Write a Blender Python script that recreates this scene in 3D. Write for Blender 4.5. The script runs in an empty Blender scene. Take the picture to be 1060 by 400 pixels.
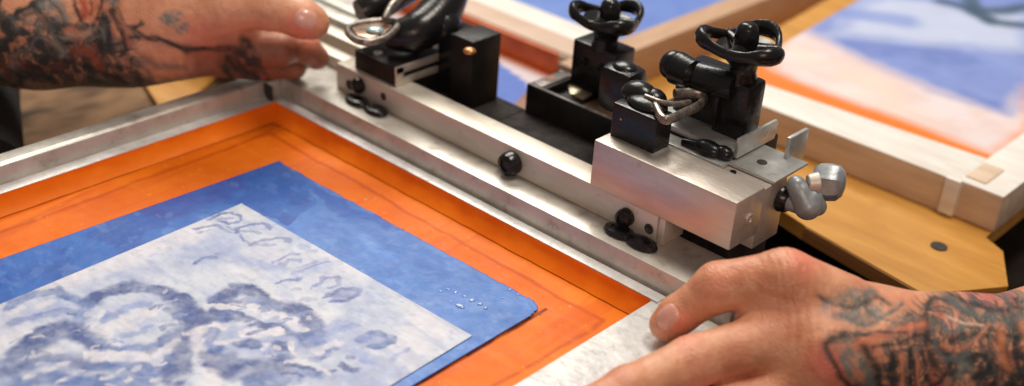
import bpy, bmesh, math, random
import numpy as np
from mathutils import Vector, Matrix
try:
    import openvdb
except ImportError:
    import pyopenvdb as openvdb
rng = np.random.default_rng(7); random.seed(7)
scene = bpy.context.scene
COL = scene.collection

# ------------------------------------------------------------------ camera
F = 1310.4; PITCH, ROLL, YAW = 0.50368, 0.0740, -0.710547
cp, sp = math.cos(PITCH), math.sin(PITCH)
fw = np.array([math.sin(YAW)*cp, math.cos(YAW)*cp, -sp])
rt0 = np.array([math.cos(YAW), -math.sin(YAW), 0.0]); up0 = np.cross(rt0, fw)
cr, sr = math.cos(ROLL), math.sin(ROLL)
RT = cr*rt0 + sr*up0; UP = -sr*rt0 + cr*up0
CAM = np.array([0.61098, -0.46556, 0.36])
def ray(px, py): return RT*(px-530)/F - UP*(py-200)/F + fw
def at(px, py, z):                      # photo point at height z -> world
    d = ray(px, py); t = (z-CAM[2])/d[2]; return CAM + t*d
def pd(px, py, depth): return CAM + ray(px, py)*depth
cam_d = bpy.data.cameras.new('camera'); cam = bpy.data.objects.new('camera', cam_d); COL.objects.link(cam)
M = Matrix.Identity(4)
for i in range(3):
    M[i][0] = RT[i]; M[i][1] = UP[i]; M[i][2] = -fw[i]; M[i][3] = CAM[i]
cam.matrix_world = M
cam_d.sensor_width = 36; cam_d.lens = F/1060*36; cam_d.clip_start = 0.01; cam_d.clip_end = 50
cam_d.dof.use_dof = True; cam_d.dof.focus_distance = 0.672; cam_d.dof.aperture_fstop = 4.3; cam_d.dof.aperture_blades = 0
scene.camera = cam

# ------------------------------------------------------------------ materials
def nd(nt, t, **kw):
    n = nt.nodes.new(t)
    for k, v in kw.items():
        if hasattr(n, k): setattr(n, k, v)
        else: n.inputs[k].default_value = v
    return n
def mat(name, c1, c2=None, rough=0.5, metal=0.0, scale=40, bump=0.1, bscale=300, stretch=(1,1,1), rvar=0.15, coat=0.0,
        attr=None, sss=0.0, spec=0.5, detail=6, scratch=0.0, bdist=0.0004, contrast=(0.35,0.65), dirt=None, dirt_scale=60, dirt_lo=0.6):
    m = bpy.data.materials.new(name); m.use_nodes = True; nt = m.node_tree; L = nt.links
    b = nt.nodes['Principled BSDF']
    tc = nd(nt, 'ShaderNodeTexCoord'); mp = nd(nt, 'ShaderNodeMapping'); mp.inputs['Scale'].default_value = stretch
    L.new(tc.outputs['Object'], mp.inputs['Vector'])
    no = nd(nt, 'ShaderNodeTexNoise', Scale=scale, Detail=detail, Roughness=0.6); L.new(mp.outputs[0], no.inputs['Vector'])
    rmp = nd(nt, 'ShaderNodeMapRange'); rmp.inputs[1].default_value = contrast[0]; rmp.inputs[2].default_value = contrast[1]; L.new(no.outputs['Fac'], rmp.inputs[0])
    if c2 is None: c2 = tuple(x*0.8 for x in c1)
    mx = nd(nt, 'ShaderNodeMix', data_type='RGBA'); L.new(rmp.outputs[0], mx.inputs[0])
    mx.inputs[6].default_value = (*c1, 1); mx.inputs[7].default_value = (*c2, 1)
    out = mx.outputs[2]
    if attr:
        at_ = nd(nt, 'ShaderNodeAttribute', attribute_name=attr)
        m2 = nd(nt, 'ShaderNodeMix', data_type='RGBA', blend_type='MULTIPLY'); m2.inputs[0].default_value = 1
        L.new(at_.outputs['Color'], m2.inputs[6]); L.new(out, m2.inputs[7]); out = m2.outputs[2]
    if dirt:
        n3 = nd(nt, 'ShaderNodeTexNoise', Scale=dirt_scale, Detail=8, Roughness=0.7); L.new(tc.outputs['Object'], n3.inputs['Vector'])
        r3 = nd(nt, 'ShaderNodeMapRange'); r3.inputs[1].default_value = dirt_lo; r3.inputs[2].default_value = dirt_lo+0.22; L.new(n3.outputs['Fac'], r3.inputs[0])
        m3 = nd(nt, 'ShaderNodeMix', data_type='RGBA'); L.new(r3.outputs[0], m3.inputs[0]); L.new(out, m3.inputs[6]); m3.inputs[7].default_value = (*dirt, 1); out = m3.outputs[2]
    L.new(out, b.inputs['Base Color'])
    b.inputs['Metallic'].default_value = metal; b.inputs['Specular IOR Level'].default_value = spec
    rr = nd(nt, 'ShaderNodeMapRange'); rr.inputs[3].default_value = max(0.02, rough-rvar); rr.inputs[4].default_value = min(1, rough+rvar)
    n2 = nd(nt, 'ShaderNodeTexNoise', Scale=scale*2.7, Detail=5); L.new(mp.outputs[0], n2.inputs['Vector']); L.new(n2.outputs['Fac'], rr.inputs[0]); L.new(rr.outputs[0], b.inputs['Roughness'])
    if bump:
        nb = nd(nt, 'ShaderNodeTexNoise', Scale=bscale, Detail=4); L.new(mp.outputs[0], nb.inputs['Vector'])
        bp = nd(nt, 'ShaderNodeBump', Strength=bump, Distance=bdist); L.new(nb.outputs['Fac'], bp.inputs['Height']); L.new(bp.outputs[0], b.inputs['Normal'])
    if coat: b.inputs['Coat Weight'].default_value = coat; b.inputs['Coat Roughness'].default_value = 0.15
    if name == 'skin':
        na = nd(nt,'ShaderNodeTexVoronoi', Scale=620, feature='DISTANCE_TO_EDGE'); L.new(tc.outputs['Object'], na.inputs['Vector'])
        b1 = nd(nt,'ShaderNodeBump', Strength=0.35, Distance=0.0004); L.new(na.outputs['Distance'], b1.inputs['Height']); L.new(bp.outputs[0], b1.inputs['Normal'])
        nb2 = nd(nt,'ShaderNodeTexNoise', Scale=75, Detail=5, Distortion=1.2); L.new(tc.outputs['Object'], nb2.inputs['Vector'])
        b2 = nd(nt,'ShaderNodeBump', Strength=0.6, Distance=0.0016); L.new(nb2.outputs['Fac'], b2.inputs['Height']); L.new(b1.outputs[0], b2.inputs['Normal']); L.new(b2.outputs[0], b.inputs['Normal'])
    if sss:
        b.inputs['Subsurface Weight'].default_value = sss; b.inputs['Subsurface Radius'].default_value = (1.0, 0.35, 0.2); b.inputs['Subsurface Scale'].default_value = 0.004
    return m
ALU = mat('aluminium_rail', (0.68,0.66,0.60), (0.48,0.45,0.40), rough=0.42, metal=0.5, scale=45, stretch=(1,1,1), bump=0.25, bscale=400, dirt=(0.26,0.21,0.18), dirt_lo=0.57, dirt_scale=90)
ALU_W = mat('worn_white_lip', (0.80,0.81,0.80), (0.60,0.60,0.60), rough=0.4, metal=0.15, scale=60, bump=0.5, bscale=220, bdist=0.0008, dirt=(0.40,0.38,0.37), dirt_lo=0.54, dirt_scale=150)
BAR = mat('cast_bar', (0.70,0.66,0.57), (0.56,0.49,0.41), rough=0.42, metal=0.35, scale=30, stretch=(0.5,2,2), bump=0.3, bscale=700, dirt=(0.40,0.32,0.25), dirt_lo=0.60, dirt_scale=120)
MILL = mat('milled_block', (0.66,0.60,0.53), (0.56,0.49,0.43), rough=0.36, metal=0.55, scale=120, stretch=(0.25,1,1), bump=0.35, bscale=900, dirt=(0.42,0.34,0.27), dirt_lo=0.61, dirt_scale=100)
STEEL = mat('bright_steel', (0.66,0.67,0.65), (0.5,0.5,0.48), rough=0.32, metal=0.6, scale=60, bump=0.05)
LK = mat('dull_bracket',(0.34,0.30,0.25),(0.12,0.10,0.09),rough=0.3,metal=0.6,scale=200,bump=0.3)
CAST = mat('zinc_casting', (0.40,0.43,0.45), (0.26,0.29,0.31), rough=0.42, metal=0.45, scale=90, bump=0.5, bscale=260, bdist=0.0006)
BLK = mat('black_enamel', (0.006,0.006,0.007), (0.012,0.011,0.011), rough=0.26, scale=60, bump=0.5, bscale=300, rvar=0.12, coat=0.0, spec=0.38)
BLKM = mat('black_matt', (0.008,0.007,0.007), (0.017,0.014,0.013), rough=0.45, spec=0.25, scale=80, bump=0.5, bscale=500)
RUB = mat('black_rubber', (0.016,0.014,0.014), (0.040,0.034,0.032), rough=0.8, spec=0.2, scale=90, bump=0.8, bscale=420, bdist=0.0008)
HOLE = mat('dark_recess', (0.02,0.016,0.014), (0.05,0.04,0.035), rough=0.6, bump=0)
ORANGE = mat('orange_tape', (0.87,0.215,0.009), (0.76,0.155,0.005), rough=0.5, scale=28, bump=0.25, bscale=90, bdist=0.0006, rvar=0.15, attr='Col', spec=0.18)
EMUL = mat('blue_emulsion', (0.92,0.92,0.92), (1,1,1), rough=0.42, scale=60, bump=0.2, bscale=500, attr='Col', rvar=0.2, spec=0.28)
PRINT = mat('stencil_print', (0.93,0.93,0.94), (1,1,1), rough=0.55, scale=80, bump=0.2, bscale=900, attr='Col')
INK = mat('wet_ink', (0.16,0.30,0.62), (0.30,0.42,0.72), rough=0.2, bump=0.2, bscale=500, coat=0.2)
SKIN = mat('skin', (1,1,1), (0.88,0.80,0.78), rough=0.42, scale=150, bump=0.7, bscale=750, attr='Col', sss=0.12, bdist=0.0005, rvar=0.1, spec=0.45)
SKIN_NAIL = mat('nail_skin', (1,1,1), (0.94,0.92,0.92), rough=0.24, scale=200, bump=0.05, attr='Col', coat=0.2)
NAIL = mat('nail', (0.66,0.40,0.32), (0.60,0.35,0.28), rough=0.22, scale=120, bump=0.05, coat=0.4)
PLY = mat('plywood', (0.62,0.315,0.065), (0.47,0.21,0.035), rough=0.55, dirt=(0.32,0.15,0.04), dirt_scale=35, dirt_lo=0.58, spec=0.3, scale=14, stretch=(1,7,4), bump=0.2, bscale=200, contrast=(0.3,0.7))
PLYE = mat('plywood_edge', (0.42,0.20,0.06), (0.30,0.14,0.04), rough=0.6, scale=14, stretch=(1,1,60), bump=0.2)
WOOD = mat('pine_rail', (0.72,0.57,0.43), (0.58,0.43,0.30), rough=0.55, scale=18, stretch=(1,6,6), bump=0.3, bscale=300)
WOODW = mat('painted_rail', (0.82,0.80,0.76), (0.70,0.66,0.60), rough=0.5, scale=25, stretch=(1,5,5), bump=0.3, bscale=300)
BROWN = mat('brown_rail', (0.30,0.12,0.06), (0.22,0.08,0.04), rough=0.5, scale=30)
BOARD = mat('old_board', (0.27,0.165,0.095), (0.07,0.05,0.038), rough=0.8, scale=14, stretch=(1.6,0.8,1), bump=0.1, detail=3, spec=0.03, contrast=(0.42,0.62))
TABLE = mat('dark_table', (0.016,0.013,0.011), (0.035,0.026,0.020), rough=0.9, spec=0.03, scale=25, bump=0.3)
CLOTH = mat('black_cloth', (0.006,0.005,0.006), (0.012,0.010,0.010), rough=0.9, scale=300, bump=0.5, bscale=2500)
FLUFF = mat('mesh_fabric', (0.95,0.95,0.95), (1,1,1), rough=0.6, attr='Col', scale=40, bump=0)

# ------------------------------------------------------------------ object helpers
def link(name, me, m, parent=None):
    o = bpy.data.objects.new(name, me); COL.objects.link(o)
    if m: me.materials.append(m)
    if parent: o.parent = parent; o.matrix_parent_inverse = parent.matrix_world.inverted()
    return o
def empty(name, loc, label, cat, group=None):
    o = bpy.data.objects.new(name, None); COL.objects.link(o); o.location = loc; o.empty_display_size = 0.01
    o['label'] = label; o['category'] = cat
    if group: o['group'] = group
    bpy.context.view_layer.update()
    return o
def finish(bm, name, m, parent, smooth=True, label=None):
    bmesh.ops.recalc_face_normals(bm, faces=bm.faces)
    me = bpy.data.meshes.new(name); bm.to_mesh(me); bm.free()
    if smooth:
        for p in me.polygons: p.use_smooth = True
        me.set_sharp_from_angle(angle=math.radians(35))
    o = link(name, me, m, parent)
    if label: o['label'] = label
    return o
def bevel(bm, w, seg=2):
    if w > 0: bmesh.ops.bevel(bm, geom=[e for e in bm.edges], offset=w, segments=seg, affect='EDGES', profile=0.6, clamp_overlap=True)
def bx(x0,x1,y0,y1,z0,z1,b=0.0006):
    bm = bmesh.new(); bmesh.ops.create_cube(bm, size=1)
    for v in bm.verts:
        v.co = Vector((x0 if v.co.x<0 else x1, y0 if v.co.y<0 else y1, z0 if v.co.z<0 else z1))
    bevel(bm, b); return bm
def prism(pts, z0, z1, b=0.0005):
    bm = bmesh.new()
    lo = [bm.verts.new((p[0],p[1],z0)) for p in pts]; hi = [bm.verts.new((p[0],p[1],z1)) for p in pts]
    bm.faces.new(lo[::-1]); bm.faces.new(hi); n = len(pts)
    for i in range(n): bm.faces.new((lo[i],lo[(i+1)%n],hi[(i+1)%n],hi[i]))
    bevel(bm, b); return bm
def merge(*bms):
    out = bms[0]
    for b in bms[1:]:
        me = bpy.data.meshes.new('t'); b.to_mesh(me); out.from_mesh(me); b.free(); bpy.data.meshes.remove(me)
    return out
def lathe(prof, p, axis=(0,0,1), seg=32, sx=1, sy=1):
    """prof: (radius, height) list, revolved round axis at p"""
    bm = bmesh.new(); q = Vector((0,0,1)).rotation_difference(Vector(axis).normalized())
    rings = []
    for r_, h in prof:
        rings.append([bm.verts.new(Vector(p)+q@Vector((r_*sx*math.cos(2*math.pi*i/seg), r_*sy*math.sin(2*math.pi*i/seg), h))) for i in range(seg)])
    for a,b in zip(rings, rings[1:]):
        for i in range(seg): bm.faces.new((a[i],a[(i+1)%seg],b[(i+1)%seg],b[i]))
    bm.faces.new(rings[0][::-1]); bm.faces.new(rings[-1]); return bm
def cyl(p0, p1, r0, r1=None, seg=28, b=0.0):
    p0, p1 = Vector(p0), Vector(p1); h = (p1-p0).length; r1 = r1 or r0; b = b or min(r0,r1)*0.12
    return lathe([(r0-b,0),(r0,b),(r1,h-b),(r1-b,h)], p0, p1-p0, seg)
def tube(pts, r, closed=False, seg=12, flat=1.0, sub=6):
    """smooth (Catmull-Rom) tube through pts; r scalar or list"""
    P = [Vector(p) for p in pts]; n = len(P); rr = r if isinstance(r,(list,tuple)) else [r]*n
    C, R = [], []
    rng_ = range(n) if closed else range(n-1)
    for i in rng_:
        g = (lambda k: P[k%n]) if closed else (lambda k: P[min(max(k,0),n-1)])
        gr = (lambda k: rr[k%n]) if closed else (lambda k: rr[min(max(k,0),n-1)])
        for s in range(sub):
            t = s/sub; a,b,c,d = g(i-1),g(i),g(i+1),g(i+2)
            C.append(0.5*((2*b)+(c-a)*t+(2*a-5*b+4*c-d)*t*t+(3*b-a-3*c+d)*t**3)); R.append(gr(i)*(1-t)+gr(i+1)*t)
    if not closed: C.append(P[-1]); R.append(rr[-1])
    bm = bmesh.new(); rings = []; N = len(C); nrm = Vector((0,0,1))
    for i in range(N):
        t = (C[(i+1)%N]-C[i-1]) if closed else (C[min(i+1,N-1)]-C[max(i-1,0)])
        t.normalize(); u = nrm - t*nrm.dot(t)
        if u.length < 1e-3: u = Vector((1,0,0)) - t*t.x
        u.normalize(); w = t.cross(u); 
        rings.append([bm.verts.new(C[i]+u*R[i]*flat*math.cos(2*math.pi*k/seg)+w*R[i]*math.sin(2*math.pi*k/seg)) for k in range(seg)])
    m_ = N if closed else N-1
    for i in range(m_):
        a,b = rings[i], rings[(i+1)%N]
        for k in range(seg): bm.faces.new((a[k],a[(k+1)%seg],b[(k+1)%seg],b[k]))
    if not closed: bm.faces.new(rings[0][::-1]); bm.faces.new(rings[-1])
    return bm
def ball(p, rx, ry=None, rz=None, rot=None, sub=3):
    bm = bmesh.new(); bmesh.ops.create_icosphere(bm, subdivisions=sub, radius=1)
    S = Matrix.Diagonal((rx, ry or rx, rz or rx, 1)); Rm = rot.to_4x4() if rot else Matrix.Identity(4)
    bmesh.ops.transform(bm, matrix=Matrix.Translation(Vector(p))@Rm@S, verts=bm.verts); return bm

# value noise used for painting albedo
def vnoise(x, y, seed=0):
    r_ = np.random.default_rng(seed); T = r_.random((64,64))
    xi = np.floor(x).astype(int); yi = np.floor(y).astype(int); fx = x-xi; fy = y-yi
    fx = fx*fx*(3-2*fx); fy = fy*fy*(3-2*fy)
    g = lambda a,b: T[a%64, b%64]
    return (g(xi,yi)*(1-fx)+g(xi+1,yi)*fx)*(1-fy)+(g(xi,yi+1)*(1-fx)+g(xi+1,yi+1)*fx)*fy
def fbm(x, y, seed=0, o=4):
    s = 0; a = 0.5; t = 0
    for i in range(o): s = s+a*vnoise(x*2**i, y*2**i, seed+i); t += a; a *= 0.55
    return s/t
def seg_dist(u, v, pts):
    d = np.full(u.shape, 1e9)
    for (a,b),(c,e) in zip(pts, pts[1:]):
        dx, dy = c-a, e-b; L = dx*dx+dy*dy+1e-12
        t = np.clip(((u-a)*dx+(v-b)*dy)/L, 0, 1); d = np.minimum(d, np.hypot(u-a-t*dx, v-b-t*dy))
    return d
def smooth_path(pts, sub=5, closed=False):
    n = len(pts)
    if n < 3: return list(pts)
    out = []; P = np.array(pts, float)
    for i in range(n if closed else n-1):
        idx = [(i-1)%n, i, (i+1)%n, (i+2)%n] if closed else [max(i-1,0), i, i+1, min(i+2,n-1)]
        a,b,c,d = P[idx]
        for s in range(sub):
            t = s/sub; out.append(tuple(0.5*((2*b)+(c-a)*t+(2*a-5*b+4*c-d)*t*t+(3*b-a-3*c+d)*t**3)))
    out.append(tuple(P[0] if closed else P[-1])); return out
def in_poly(u, v, pts):
    c = np.zeros(u.shape, bool); n = len(pts)
    for i in range(n):
        x1,y1 = pts[i]; x2,y2 = pts[(i+1)%n]
        cond = ((y1>v)!=(y2>v)) & (u < (x2-x1)*(v-y1)/(y2-y1+1e-12)+x1); c ^= cond
    return c
def sstep(x, a, b): t = np.clip((x-a)/(b-a), 0, 1); return t*t*(3-2*t)
def blend(col, mask, c): return col*(1-mask[:,None]) + np.array(c)[None,:]*mask[:,None]
def set_col(me, col):
    a = me.color_attributes.new('Col', 'FLOAT_COLOR', 'POINT')
    buf = np.ones((len(me.vertices), 4), np.float32); buf[:, :3] = col; a.data.foreach_set('color', buf.ravel())
def soft_poly(u, v, pts, soft):
    d = seg_dist(u,v,list(pts)+[pts[0]]); return np.clip(0.5+np.where(in_poly(u,v,pts),0.5,-0.5)*sstep(d,0,soft),0,1)
def grid_sheet(name, quad, z, res, m, parent, paint, wav=0.0, thick=0.0, keep=None):
    """flat sheet over the world quad [(x,y)*4], a fine grid that carries painted albedo"""
    (x0,y0),(x1,y1),(x2,y2),(x3,y3) = quad
    nu = max(2,int(math.hypot(x1-x0,y1-y0)/res)); nv = max(2,int(math.hypot(x3-x0,y3-y0)/res))
    U,V = np.meshgrid(np.linspace(0,1,nu), np.linspace(0,1,nv), indexing='ij')
    X = x0*(1-U)*(1-V)+x1*U*(1-V)+x2*U*V+x3*(1-U)*V; Y = y0*(1-U)*(1-V)+y1*U*(1-V)+y2*U*V+y3*(1-U)*V
    X = X.ravel(); Y = Y.ravel(); Z = np.full(X.shape, float(z))
    if wav: Z += wav*(fbm(X*60, Y*60, 5)-0.5)*np.clip(np.minimum(np.minimum(U,1-U),np.minimum(V,1-V)).ravel()*30,0,1)
    vs = np.stack([X,Y,Z],1); I = np.arange(nu*nv).reshape(nu,nv)
    f = np.stack([I[:-1,:-1],I[1:,:-1],I[1:,1:],I[:-1,1:]],-1).reshape(-1,4)
    if keep is not None: f = f[keep(X,Y)[f].all(1)]
    me = bpy.data.meshes.new(name); me.from_pydata(vs.tolist(), [], f.tolist())
    set_col(me, paint(X,Y)); 
    for p in me.polygons: p.use_smooth = True
    o = link(name, me, m, parent)
    if vs.shape[0] and f.shape[0] and thick:
        s = o.modifiers.new('thickness','SOLIDIFY'); s.thickness = thick; s.offset = -1
    return o
def lin(r,g,b):
    f = lambda c: ((c/255+0.055)/1.055)**2.4 if c/255>0.04045 else c/255/12.92
    return np.array([f(r),f(g),f(b)])

# ================================================================== SETTING
o = finish(bx(-1.2,1.6,-0.9,1.9,-0.12,-0.085,0), 'table_top', TABLE, None); o['kind'] = 'structure'

# ================================================================== SCREEN BEING PRINTED
exec_parts = []
scr = empty('printing_screen', (0.155,-0.2,-0.035), 'aluminium framed screen with orange taped inside and blue artwork, held between both hands', 'printing screen')
W = 0.31; D = -0.40; MZ = -0.010
def extr(profile, x0, x1, axis='x'):
    """profile of (across,z) extruded along an axis"""
    bm = bmesh.new()
    mk = (lambda t,p: (t,p[0],p[1])) if axis=='x' else (lambda t,p: (p[0],t,p[1]))
    A = [bm.verts.new(mk(x0,p)) for p in profile]; B = [bm.verts.new(mk(x1,p)) for p in profile]
    n = len(profile); bm.faces.new(A[::-1]); bm.faces.new(B)
    for i in range(n): bm.faces.new((A[i],A[(i+1)%n],B[(i+1)%n],B[i]))
    bevel(bm, 0.0007, 2); return bm
back = [(0.0004,-0.034),(0.0004,0),(0.0084,0),(0.0088,-0.004),(0.0100,-0.004),(0.0106,0.0022),(0.0112,0.0124),(0.0470,0.0124),(0.0470,-0.034)]
finish(extr(back, -0.0085, 0.352), 'frame_rail', ALU, scr, label='wide rear rail under the clamp bar')
left = [(-0.0004,-0.034),(-0.0004,0),(-0.0098,0),(-0.0103,0.002),(-0.0112,0.0112),(-0.0135,0.0124),(-0.0245,0.0118),(-0.0245,-0.034)]
finish(extr(left, -0.45, -0.0005, 'y'), 'frame_rail', ALU, scr)
right = [(W+0.0004,-0.034),(W+0.0004,0),(W+0.001,0.0006),(W+0.036,0.0006),(W+0.036,-0.034)]
finish(extr(right, -0.45, -0.0005, 'y'), 'frame_rail', ALU_W, scr)
finish(bx(-0.0105,W+0.036,-0.445,D-0.0004,-0.034,0.0,0.0007), 'frame_rail', ALU, scr)
# worn white lips laid along rear and side rails (paint and glue residue strip)
finish(bx(0.0,W+0.004,0.0008,0.0083,-0.0006,0.0007,0.0003), 'lip_strip', ALU_W, scr)
finish(bx(-0.0096,-0.0008,-0.44,-0.0012,-0.0006,0.0007,0.0003), 'lip_strip', ALU_W, scr)
finish(bx(-0.0243,-0.0088,0.0015,0.016,-0.034,0.0135,0.0008), 'corner_block', ALU, scr)
finish(bx(-0.0243,-0.0040,-0.0003,0.0013,-0.034,0.0100,0.0002), 'weld_gap', HOLE, scr)
finish(bx(-0.30,0.0245,0.050,0.064,0.002,0.0180,0.001), 'press_rail', BAR, cl) if False else None
# orange tape on the inner walls and on the mesh border
def tape_paint(seed):
    ca = at(440,230,MZ); cb = at(624,333,MZ); cc = at(20,234,MZ); cd = at(290,146,MZ)
    K = [(cb[0]-0.002,-0.5),(cb[0],cb[1]),(ca[0],ca[1]),(0.018,ca[1]+0.003),(0.0155,-0.03),(cc[0],cc[1]),(cc[0]-0.002,-0.5)]
    er = [tuple(at(*p,MZ)[:2]) for p in [(566,320),(540,336),(500,359),(460,382),(424,402),(370,434)]]
    def f(X,Y):
        wx = (fbm(X*60,Y*60,seed+1)-0.5)*0.004; wy = (fbm(X*60,Y*60,seed+2)-0.5)*0.004
        n = fbm(X*22,Y*22,seed); c = np.ones((len(X),3))*(0.86+0.24*n)[:,None]
        ins = in_poly(X+wx,Y+wy,K); c = blend(c, ins*(0.35+0.5*n), (0.93,0.80,0.9))
        d = seg_dist(X+wx,Y+wy,K); c = blend(c,(1-sstep(d,0.0004,0.0022))*0.55,(0.50,0.22,0.5))
        for a_,b_,wd,cc_ in ((46,5,.66,(0.70,0.42,0.6)),(9,160,.62,(1.0,1.12,1.4)),(150,11,.64,(0.80,0.55,0.8))):
            t_ = fbm(X*a_+Y*7, Y*b_-X*9, seed+a_); c = blend(c, sstep(t_,wd-0.03,wd+0.10)*0.45, cc_)
        s1 = fbm(Y*14+X*90, X*40, seed+31); c = blend(c, sstep(s1,0.60,0.72)*0.5*sstep(0.03-X,0,0.01), (0.58,0.36,0.5))
        d = seg_dist(X+wx*.5,Y+wy*.5,er); br = sstep(fbm(X*70,Y*70,seed+40),0.35,0.55); c = blend(c,(1-sstep(d,0.0006,0.0016))*(0.4+0.5*br),(0.16,0.05,0.5))  # edge line of dark ink and the emulsion's shadow, painted into the tape
        sp_ = fbm(X*420,Y*420,seed+50,2); c = blend(c, sstep(sp_,0.86,0.90)*0.6,(1.05,2.2,12.0))
        return c
    return f
grid_sheet('mesh_tape', [(0.0006,-0.0006),(0.0006,D),(W-0.0006,D),(W-0.0006,-0.0006)], MZ, 0.0010, ORANGE, scr, tape_paint(11), wav=0.0008)
def wall_tape(p0, p1, seed):
    n = 160; U = np.linspace(0,1,n); vs=[]; fs=[]; rows=9
    nrm = Vector((p1[1]-p0[1], -(p1[0]-p0[0]), 0)).normalized()
    for j in range(rows):
        t = j/(rows-1)
        for u in U:
            x = p0[0]*(1-u)+p1[0]*u; y = p0[1]*(1-u)+p1[1]*u
            off = 0.0004+0.0060*t**2+0.0006*float(vnoise(np.array([u*40]),np.array([t*3+seed]),seed)[0])
            vs.append((x+nrm.x*off, y+nrm.y*off, 0.0012*(1-t)+(MZ+0.0006)*t))
    for j in range(rows-1):
        for i in range(n-1): fs.append((j*n+i,j*n+i+1,(j+1)*n+i+1,(j+1)*n+i))
    me = bpy.data.meshes.new('wall_tape'); me.from_pydata(vs,[],fs)
    A = np.array(vs); s = A[:,0]+A[:,1]
    c = np.ones((len(vs),3))*(1.0+0.12*fbm(s*30,A[:,2]*200,seed))[:,None]
    set_col(me, c)
    for p in me.polygons: p.use_smooth = True
    o = link('wall_tape', me, ORANGE, scr); return o
wall_tape((0.0,0.0),(W,0.0),3); wall_tape((0.0,D),(0.0,0.0),5)
def mp(pts, z=MZ): return [tuple(at(a,b,z)[:2]) for a,b in pts]
# emulsion: outline from its real corners, clipped to the inside of the frame
EZ = MZ+0.0010
ec = [at(292,166,EZ)[:2], at(565,318,EZ)[:2], None, None]
e_far, e_right = ec[0], ec[1]
e_rb = e_right + (np.array(at(425,401,EZ)[:2])-e_right)*2.6
e_lf = e_far + (np.array(at(8,266,EZ)[:2])-e_far)*1.55
SKY = lin(74,124,202); DEEP = lin(40,70,165); MIDB = lin(92,135,205); COB = lin(22,84,175)
B1 = mp([(205,172),(235,168),(292,166),(318,186),(342,205),(300,214),(262,190),(235,205),(190,222),(120,240),(70,250),(60,235),(150,205)])
B2 = mp([(140,212),(200,184),(240,180),(248,196),(215,210),(170,226)])
CORN = mp([(299,237),(312,222),(328,212),(322,200),(345,208),(296,160),(200,168),(-60,250),(-120,420),(60,330),(250,212)])
SP = mp([(330,200),(346,211),(362,224),(376,226),(388,228),(412,240)])
def emul_paint(X,Y):
    wx = (fbm(X*120,Y*120,2)-0.5)*0.012; wy = (fbm(X*120,Y*120,4)-0.5)*0.012
    c = np.repeat(SKY[None,:], len(X), 0)
    n = fbm(X*50,Y*50,21); c = c*(0.85+0.3*n)[:,None]
    cb = in_poly(X+wx*.4, Y+wy*.4, CORN)*1.0
    c = blend(c, cb*0.9, lin(46,104,188)); c = blend(c, cb*sstep(n,0.42,0.62)*0.6, lin(32,76,162))
    d = seg_dist(X+wx*.6, Y+wy*.6, B2+[B2[0]]); ins = in_poly(X+wx*.6, Y+wy*.6, B2)
    c = blend(c, np.where(ins, 1, 1-sstep(d,0,0.010))*0.6, lin(52,66,158))
    d = seg_dist(X+wx*1.0, Y+wy*1.0, SP); c = blend(c, (1-sstep(d,0.0035,0.0050))*0.85, lin(44,92,180))
    s = fbm(X*90+Y*30, Y*130, 33); c = blend(c, sstep(s,0.60,0.74)*0.16, lin(150,185,235)); c = blend(c, sstep(s,0.42,0.3)*0.3, lin(44,92,178)); s = fbm(X*24+Y*12, Y*60, 37); c = blend(c, sstep(s,0.52,0.70)*0.4, lin(52,100,184))
    return c
_cx, _cy = e_right; _ux = (e_far-e_right)/np.linalg.norm(e_far-e_right); _uy = (e_rb-e_right)/np.linalg.norm(e_rb-e_right)
def emul_keep(X,Y):
    R_ = 0.010; a = (X-_cx)*_ux[0]+(Y-_cy)*_ux[1]; b = (X-_cx)*_uy[0]+(Y-_cy)*_uy[1]
    a = a+(fbm(X*150,Y*150,91)-0.5)*0.0022; b = b+(fbm(X*150,Y*150,92)-0.5)*0.0022-0.0004
    return ~((a<R_)&(b<R_)&(np.hypot(a-R_,b-R_)>R_)) & (b>0)
grid_sheet('emulsion', [tuple(e_far),tuple(e_right),tuple(e_rb),tuple(e_lf)], EZ, 0.0006, EMUL, scr, emul_paint, wav=0.0005, thick=0.0003, keep=emul_keep)
# the printed stencil image: brush strokes traced on the cloth
PZ = EZ+0.0006
p_far = at(250,211,PZ)[:2]; p_right = at(489,348,PZ)[:2]
p_rb = p_right + (np.array(at(404,400,PZ)[:2])-p_right)*3.6
p_lf = p_far + (np.array(at(8,312,PZ)[:2])-p_far)*1.55
LIGHT = lin(198,206,220); WASH = lin(130,147,198); MID = lin(76,106,170); DK = lin(50,74,138); PALE = lin(216,214,222)
def PP(pts, closed=False): return smooth_path(mp(pts, PZ), 4, closed)
strokes = []
def st(pts, w, c, a=0.8, soft=0.5, closed=False): strokes.append((PP(pts,closed), w*(1.3 if w>0.0021 else 1.15), c, a, soft))
# soft wash areas
for pts,w,c,a in [([(8,330),(60,310),(150,280),(220,262)],0.012,WASH,0.30),([(200,250),(260,262),(330,285),(400,330)],0.010,WASH,0.25),
                  ([(30,300),(120,272),(200,240)],0.008,PALE,0.6),([(300,330),(350,370),(400,390)],0.010,WASH,0.35),([(10,395),(60,388),(120,392)],0.014,MID,0.55),
                  ([(225,345),(260,350),(310,350)],0.012,WASH,0.55),([(310,288),(345,272)],0.004,WASH,0.4)]:
    st(pts,w,c,a,1.0)
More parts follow.
